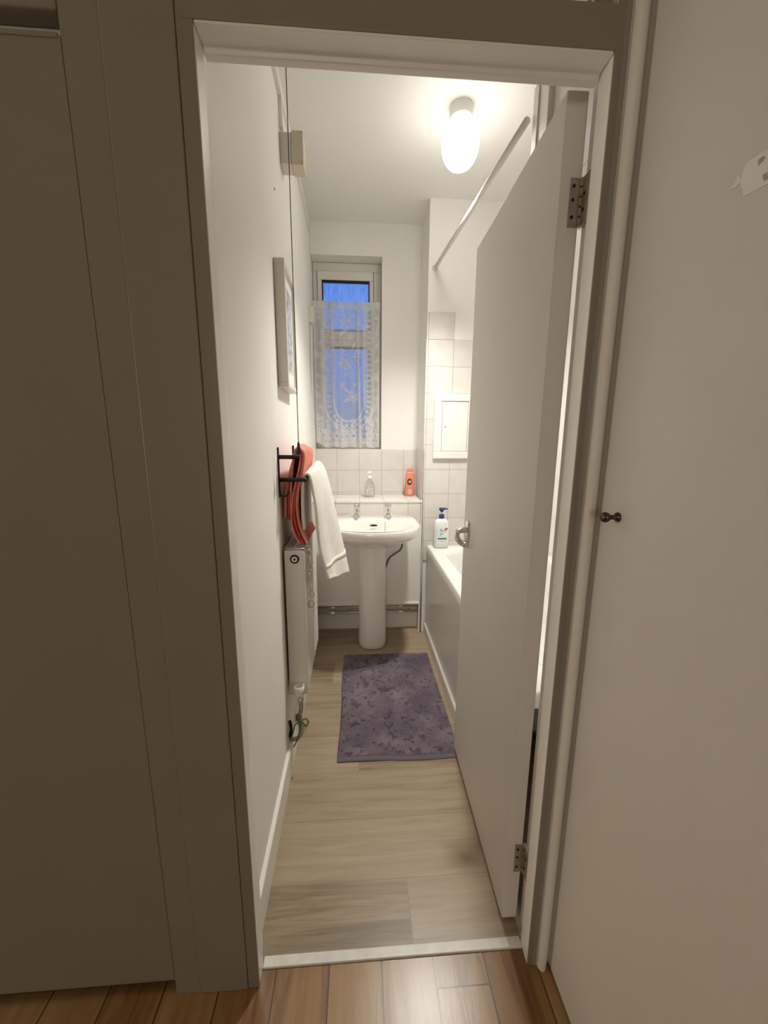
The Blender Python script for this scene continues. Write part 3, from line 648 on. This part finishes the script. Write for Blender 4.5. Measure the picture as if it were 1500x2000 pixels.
for q in ((cx-.03,.395,cx+.01,.35,.006),(cx+.04,.30,cx+.06,.36,.007),(cx-.035,.30,cx+.0,.33,.007),(cx-.06,.56,cx-.02,.52,.007),(cx+.02,.64,cx+.05,.70,.007),(cx-.05,.72,cx-.01,.77,.007),(cx+.02,.86,cx+.06,.84,.006)): leafs(*q)
# outer field: dense scroll work, sparser up the sides
for k in range(46):
    x = rng.choice([rng.uniform(.0,.075), rng.uniform(.395,.44)]); flower(x, rng.uniform(.17,.92), rng.uniform(.012,.022), int(rng.integers(5,8)), rng.uniform(0,3))
den[outer] += .10
for k in range(150):
    x, z = rng.uniform(0,.44), rng.uniform(.02,.20)
    if z < .30-.165/.86+.02+abs(x-cx)*.9:
        r = rng.uniform(.007,.013); d = np.hypot(X-x, Z-z); den += .55*np.exp(-((d-r)/.0030)**2)-.22*np.exp(-(d/(r*.55))**2)
for k in range(11):                          # scallop row under the arch
    x = .02+.04*k; d = np.hypot(X-x, (Z-.075)); den += .5*np.exp(-((d-.018)/.0032)**2) - .2*np.exp(-(d/.01)**2)
den += .5*np.exp(-((Z-.030)/.004)**2) + .35*(Z < .026) + .32*(Z > .885)
den += .5*np.exp(-((X-.008)/.004)**2) + .5*np.exp(-((X-.432)/.004)**2)
pl_ = uu - (.655 + .045*(1-vv))
den = np.where((pl_ > .035) & (pl_ < .035+.075*np.clip(.75-vv, 0, .6)/.6), den*.45+.05, den)
den = den + .34*np.exp(-(pl_/.026)**2)*(vv < .97)
den = np.clip(den, .10, .97)
fold = .010*np.sin(uu*2*np.pi*3.1+.6) + .006*np.sin(uu*2*np.pi*7.3+1.+vv*.8) + .016*np.exp(-((uu-.665-.03*(1-vv))/.030)**2)
fold = fold + .012*np.exp(-(pl_/.02)**2)
fold *= (.55+.45*(1-vv))
px_ = CW0+(CW1-CW0)*(uu*.99 + .010*np.sin(uu*2*np.pi*3.1+2.1)*(1-.3*vv))
gather = np.where(vv > .9, (vv-.9)*10, 0); px_ = px_ + gather*.004*np.sin(uu*90)
pz_ = CZ0 + (CZ1-CZ0)*vv + (1-vv)**2*(.030*np.exp(-(uu/.10)**2) + .004*np.sin(uu*26)) + vv**6*(.010*np.abs(uu-.5))
py_ = 2.030 - fold + .020*(1-vv)**3
me = bpy.data.meshes.new('lace_curtain')
verts = np.stack([px_, py_, pz_], -1).reshape(-1, 3)
idx = np.arange(NX*NZ).reshape(NZ, NX); faces = np.stack([idx[:-1,:-1], idx[:-1,1:], idx[1:,1:], idx[1:,:-1]], -1).reshape(-1, 4)
me.from_pydata(verts.tolist(), [], faces.tolist())
at_ = me.attributes.new('thread_density', 'FLOAT', 'POINT'); at_.data.foreach_set('value', den.reshape(-1).astype(np.float32))
for p in me.polygons: p.use_smooth = True
lm = bpy.data.materials.new('white_lace'); lm.use_nodes = True; n = lm.node_tree; L = n.links; n.nodes.clear()
out = n.nodes.new('ShaderNodeOutputMaterial'); mxs = n.nodes.new('ShaderNodeMixShader'); tr = n.nodes.new('ShaderNodeBsdfTransparent'); df = n.nodes.new('ShaderNodeBsdfDiffuse'); tl = n.nodes.new('ShaderNodeBsdfTranslucent'); mx2 = n.nodes.new('ShaderNodeMixShader'); an = n.nodes.new('ShaderNodeAttribute')
an.attribute_name = 'thread_density'; df.inputs[0].default_value = (.92,.90,.88,1); tl.inputs[0].default_value = (.88,.87,.88,1); mx2.inputs[0].default_value = .35
L.new(df.outputs[0], mx2.inputs[1]); L.new(tl.outputs[0], mx2.inputs[2]); L.new(an.outputs['Fac'], mxs.inputs[0]); L.new(tr.outputs[0], mxs.inputs[1]); L.new(mx2.outputs[0], mxs.inputs[2]); L.new(mxs.outputs[0], out.inputs[0])
me.materials.append(lm); lc = bpy.data.objects.new('net_panel', me); COL.objects.link(lc)
t = thing('lace_curtain', 'white floral lace net curtain hanging across the small window', 'curtain', (0,0,0)); lc.parent = t
b = B(); tube(b, smooth_path([(xl(2.03)+.003,2.034,2.150),(.1,2.034,2.138),(.25,2.034,2.137),(.399,2.034,2.146)], 5), .0022, 7); obj('wire', b, UPVC, t, smooth=True)
b = B(); lathe(b, [(.005,0),(.005,.008),(.008,.010)], (.392,2.034,2.147), 10, 'x'); obj('hook', b, STEEL, t)

# ------------------------------------------------------------------ bottles
def sup(cx, cy, rx, ry, z, p=3, n=36):
    return [(cx+math.copysign(abs(math.cos(2*math.pi*k/n))**(2/p), math.cos(2*math.pi*k/n))*rx, cy+math.copysign(abs(math.sin(2*math.pi*k/n))**(2/p), math.sin(2*math.pi*k/n))*ry, z) for k in range(n)]
def text(s, loc, size, M, par, name, ext=.0003):
    cu = bpy.data.curves.new(name, 'FONT'); cu.body = s; cu.size = size; cu.extrude = ext; cu.align_x = 'CENTER'
    o = bpy.data.objects.new(name, cu); COL.objects.link(o)
    dg = bpy.context.evaluated_depsgraph_get(); me = bpy.data.meshes.new_from_object(o.evaluated_get(dg)); bpy.data.objects.remove(o)
    me.transform(Matrix.Translation(loc) @ Matrix.Rotation(math.pi/2, 4, 'X'))
    b = B(); b.from_mesh(me); return obj(name, b, M, par)
# clear soap dispenser
bxs, bys, bzs = .318, 1.865, .893
t = thing('soap_bottle', 'clear pump soap bottle with white patterned label on the tiled ledge', 'bottle', (bxs,bys,bzs))
b = B(); loft(b, [sup(bxs,bys,.030,.019,bzs+.001), sup(bxs,bys,.034,.022,bzs+.006), sup(bxs,bys,.037,.024,bzs+.04), sup(bxs,bys,.034,.023,bzs+.075), sup(bxs,bys,.025,.019,bzs+.098,2.4), sup(bxs,bys,.013,.013,bzs+.112,2), sup(bxs,bys,.012,.012,bzs+.120,2)])
obj('body', b, mat('clear_plastic', (.80,.78,.76), .08, trans=.75, var=.25, vscale=45), t, smooth=True)
b = B(); lathe(b, [(.014,0),(.014,.016),(.010,.019),(.0045,.020),(.0045,.034),(.011,.036),(.011,.046),(.008,.050)], (bxs,bys,bzs+.119), 18); tube(b, [(bxs,bys,bzs+.160),(bxs-.008,bys-.018,bzs+.162),(bxs-.012,bys-.030,bzs+.156)], .0042, 8); obj('pump', b, mat('white_pump_plastic', (.86,.84,.80), .3), t, smooth=True)
LBL = mat('leafy_label', (.62,.56,.54), .4, var=.35, vscale=75)
b = B(); pts = [(-.024,-.0255),(-.012,-.0268),(.012,-.0268),(.024,-.0255)]
loft(b, [[(bxs+x,bys+y,bzs+.018) for x, y in pts]+[(bxs+x,bys+y+.001,bzs+.018) for x, y in pts[::-1]], [(bxs+x,bys+y,bzs+.062) for x, y in pts]+[(bxs+x,bys+y+.001,bzs+.062) for x, y in pts[::-1]]]); obj('label', b, LBL, t)
# coral shampoo bottle
bxs, bys = .590, 1.90
t = thing('coral_bottle', 'flat coral pink bottle with round dark label in the corner of the ledge', 'bottle', (bxs,bys,bzs))
b = B(); loft(b, [sup(bxs,bys,.027,.017,bzs+.001), sup(bxs,bys,.031,.020,bzs+.006), sup(bxs,bys,.032,.021,bzs+.07), sup(bxs,bys,.031,.020,bzs+.13), sup(bxs,bys,.027,.017,bzs+.155), sup(bxs,bys,.020,.013,bzs+.166,2.4)])
PINK = mat('coral_plastic', (.78,.25,.18), .25); obj('body', b, PINK, t, smooth=True)
b = B(); loft(b, [sup(bxs,bys,.020,.013,bzs+.166,2.4), sup(bxs,bys,.021,.014,bzs+.169,2.4), sup(bxs,bys,.018,.012,bzs+.186,2.4), sup(bxs,bys,.014,.010,bzs+.190,2.4)]); obj('cap', b, mat('coral_cap', (.72,.28,.22), .3), t, smooth=True)
b = B(); lathe(b, [(.0165,-.0216),(.0165,-.0205)], (bxs-.004,bys,bzs+.098), 26, 'y'); bmesh.ops.scale(b, vec=(1,1,1.35), space=Matrix.Translation((-bxs,-bys,-bzs-.098)), verts=b.verts); lb = obj('round_label', b, mat('dark_olive_label', (.06,.035,.012), .4), t)
b = B(); lathe(b, [(.009,-.0222),(.009,-.0214)], (bxs-.002,bys,bzs+.099), 20, 'y'); obj('label_emblem', b, mat('pale_gold', (.62,.45,.22), .4), lb)
b = B()
for k, ww in enumerate((.014,.018,.011)): box(b, bxs-ww, bxs+ww, bys-.0216, bys-.0206, bzs+.040-.011*k, bzs+.044-.011*k)
obj('print_lines', b, mat('white_print', (.82,.74,.68), .5), t)
# white pump bottle on the bath corner
bxs, bys, bzs = .7585, 1.640, .6045
t = thing('shampoo_bottle', 'white bottle with blue pump top standing on the bath corner', 'bottle', (bxs,bys,bzs))
b = B(); loft(b, [sup(bxs,bys,.040,.024,bzs+.001), sup(bxs,bys,.046,.029,bzs+.008), sup(bxs,bys,.0475,.030,bzs+.05), sup(bxs,bys,.0465,.029,bzs+.12), sup(bxs,bys,.042,.027,bzs+.162), sup(bxs,bys,.034,.023,bzs+.176,2.6), sup(bxs,bys,.018,.016,bzs+.183,2.1), sup(bxs,bys,.013,.013,bzs+.188,2)])
obj('body', b, mat('white_bottle_plastic', (.80,.83,.82), .25), t, smooth=True)
BLUE = mat('blue_pump_plastic', (.035,.04,.17), .3)
b = B(); lathe(b, [(.0165,0),(.017,.002),(.0165,.022),(.012,.026)], (bxs,bys,bzs+.186), 22); cl = obj('collar', b, BLUE, t, smooth=True)
b = B(); lathe(b, [(.0045,.0),(.0045,.016)], (bxs,bys,bzs+.212), 12); obj('stem', b, mat('white_pump_plastic', (.86,.84,.80), .3), t)
b = B(); lathe(b, [(.004,0),(.010,.008),(.0165,.014),(.0165,.025),(.013,.029)], (bxs,bys,bzs+.223), 20); tube(b, [(bxs,bys,bzs+.246),(bxs+.018,bys-.004,bzs+.248),(bxs+.034,bys-.008,bzs+.244)], [.006,.0055,.0045], 8); obj('pump_head', b, BLUE, t, smooth=True)
yf = bys-.0308
b = B(); box(b, bxs-.026, bxs+.028, yf, yf+.004, bzs+.058, bzs+.067); obj('label_bar', b, mat('slate_print', (.10,.13,.20), .5), t)
b = B(); pts = [(.012,.118),(.020,.128),(.030,.131),(.034,.126),(.031,.119),(.023,.116)]
hexa(b, [(bxs+x,yf+.0005,bzs+z) for x, z in pts], [(bxs+x,yf+.006,bzs+z) for x, z in pts]); obj('label_swirl', b, mat('red_print', (.62,.05,.08), .4), t)
SL = MATS['slate_print']
text('J+', (bxs-.002,yf+.0003,bzs+.084), .024, SL, t, 'label_text')
b = B(); box(b, bxs-.012, bxs-.004, yf, yf+.004, bzs+.118, bzs+.124)
for k in range(5): box(b, bxs-.014+.0065*k, bxs-.010+.0065*k, yf, yf+.004, bzs+.109, bzs+.1135)
obj('label_brand_line', b, mat('blue_print', (.16,.20,.34), .5), t)
b = B()
for x in (-.014, .0, .014): box(b, bxs+x-.003, bxs+x+.003, yf+.0006, yf+.004, bzs+.018, bzs+.023)
box(b, bxs-.014, bxs+.014, yf, yf+.004, bzs+.042, bzs+.045); obj('label_marks', b, mat('pale_blue_print', (.42,.52,.66), .5), t)

# ------------------------------------------------------------------ bath mat (chenille pile)
MX0, MX1, MY0, MY1 = .152, .652, .640, 1.425
NXm, NYm = 250, 380
u, v = np.meshgrid(np.linspace(0, 1, NXm), np.linspace(0, 1, NYm)); xm = MX0+(MX1-MX0)*u; ym = MY0+(MY1-MY0)*v
xm += -.006*np.cos(v*9)*(1-u)*.6 + .008*(v-.5)*(.5-u)*0; ym += .004*np.sin(u*7)*(v < .5)*(1-2*v) + (.5-u)*.004
r0 = np.random.default_rng(8)
def vnoise(f, seed):
    g = np.random.default_rng(seed).random((int(f*1.57)+3, f+3)); a = v*(f*1.57); c = u*f; i, j = a.astype(int), c.astype(int); a -= i; c -= j; a = a*a*(3-2*a); c = c*c*(3-2*c)
    return g[i,j]*(1-a)*(1-c)+g[i+1,j]*a*(1-c)+g[i,j+1]*(1-a)*c+g[i+1,j+1]*a*c
hem = (v < .028)
big = vnoise(5, 1)*.5+vnoise(11, 2)*.3+vnoise(24, 3)*.2
spk = np.clip((vnoise(30, 6)+.35*vnoise(75, 9)+.2*vnoise(140, 10)+.35*big-1.20)*7, 0, 1)
zz = .0075 + .0030*r0.random(u.shape) + .004*vnoise(95, 5) + .003*(big-.5) - .005*spk
edge = np.minimum.reduce([u*(MX1-MX0), (1-u)*(MX1-MX0), v*(MY1-MY0), (1-v)*(MY1-MY0)])
zz *= np.clip(edge/.008, 0, 1)**.4; zz = np.where(hem, .0045*np.clip(edge/.004, 0, 1)**.4, zz); zz = np.maximum(zz, 0)+.0012
me = bpy.data.meshes.new('pile'); idx = np.arange(NXm*NYm).reshape(NYm, NXm)
me.from_pydata(np.stack([xm, ym, zz], -1).reshape(-1, 3).tolist(), [], np.stack([idx[:-1,:-1], idx[:-1,1:], idx[1:,1:], idx[1:,:-1]], -1).reshape(-1, 4).tolist())
at_ = me.attributes.new('tone', 'FLOAT', 'POINT'); tone = np.clip((big-.3)*1.6, 0, 1)*.6+.4*r0.random(u.shape)-.45*spk; tone = np.where(hem, .35, tone); at_.data.foreach_set('value', tone.reshape(-1).astype(np.float32))
mm = bpy.data.materials.new('purple_chenille'); mm.use_nodes = True; n = mm.node_tree; L = n.links; pb = n.nodes['Principled BSDF']; pb.inputs['Roughness'].default_value = .95; pb.inputs['Specular IOR Level'].default_value = .1
an = n.nodes.new('ShaderNodeAttribute'); an.attribute_name = 'tone'; r_ = n.nodes.new('ShaderNodeValToRGB'); r_.color_ramp.elements[0].color = (.095,.078,.108,1); r_.color_ramp.elements[1].color = (.33,.265,.285,1); k = r_.color_ramp.elements.new(.5); k.color = (.195,.155,.178,1)
L.new(an.outputs['Fac'], r_.inputs[0]); L.new(r_.outputs[0], pb.inputs['Base Color']); me.materials.append(mm)
for p in me.polygons: p.use_smooth = True
bm_ = thing('bath_mat', 'purple grey chenille bath mat on the wood-effect floor', 'mat', (0,0,0))
pile = bpy.data.objects.new('pile', me); COL.objects.link(pile); pile.parent = bm_
b = B(); box(b, MX0+.002, MX1-.002, MY0+.002, MY1-.002, .0003, .0022); obj('backing', b, mat('mat_backing', (.06,.05,.08), .9), bm_)

# ------------------------------------------------------------------ torn label on the cupboard door
t = thing('torn_label', 'torn white paper sticker on the cupboard door at the right edge', 'sticker', (.7018, -.23, 1.58))
def wl(px, py):      # point on the cupboard door surface
    d = fw*FPX + r2*(px-750) - u2*(py-1000); k = (.7018-CAM.x)/d.x; return CAM + d*k
def sticker(pts, M, name, lift):
    b = B(); P = [wl(*p) for p in pts]; hexa(b, [(q.x-lift, q.y, q.z) for q in P], [(q.x+.0001, q.y, q.z) for q in P]); return obj(name, b, M, t)
PAP = mat('torn_paper', (.84,.82,.78), .7)
sticker([(1449,344),(1460,317),(1482,303),(1502,290),(1530,272),(1532,340),(1502,358),(1476,372),(1453,384),(1451,368),(1447,358)], PAP, 'paper', .0009)
sticker([(1425,370),(1436,358),(1441,345),(1447,343),(1448,356),(1438,365),(1428,370)], PAP, 'torn_strip', .0006)
sticker([(1483,312),(1492,305),(1497,306),(1492,315),(1482,324)], mat('grey_print', (.42,.38,.35), .7), 'printed_mark', .0012)
sticker([(1491,342),(1500,336),(1502,350),(1493,353)], MATS['grey_print'], 'printed_mark', .0012)
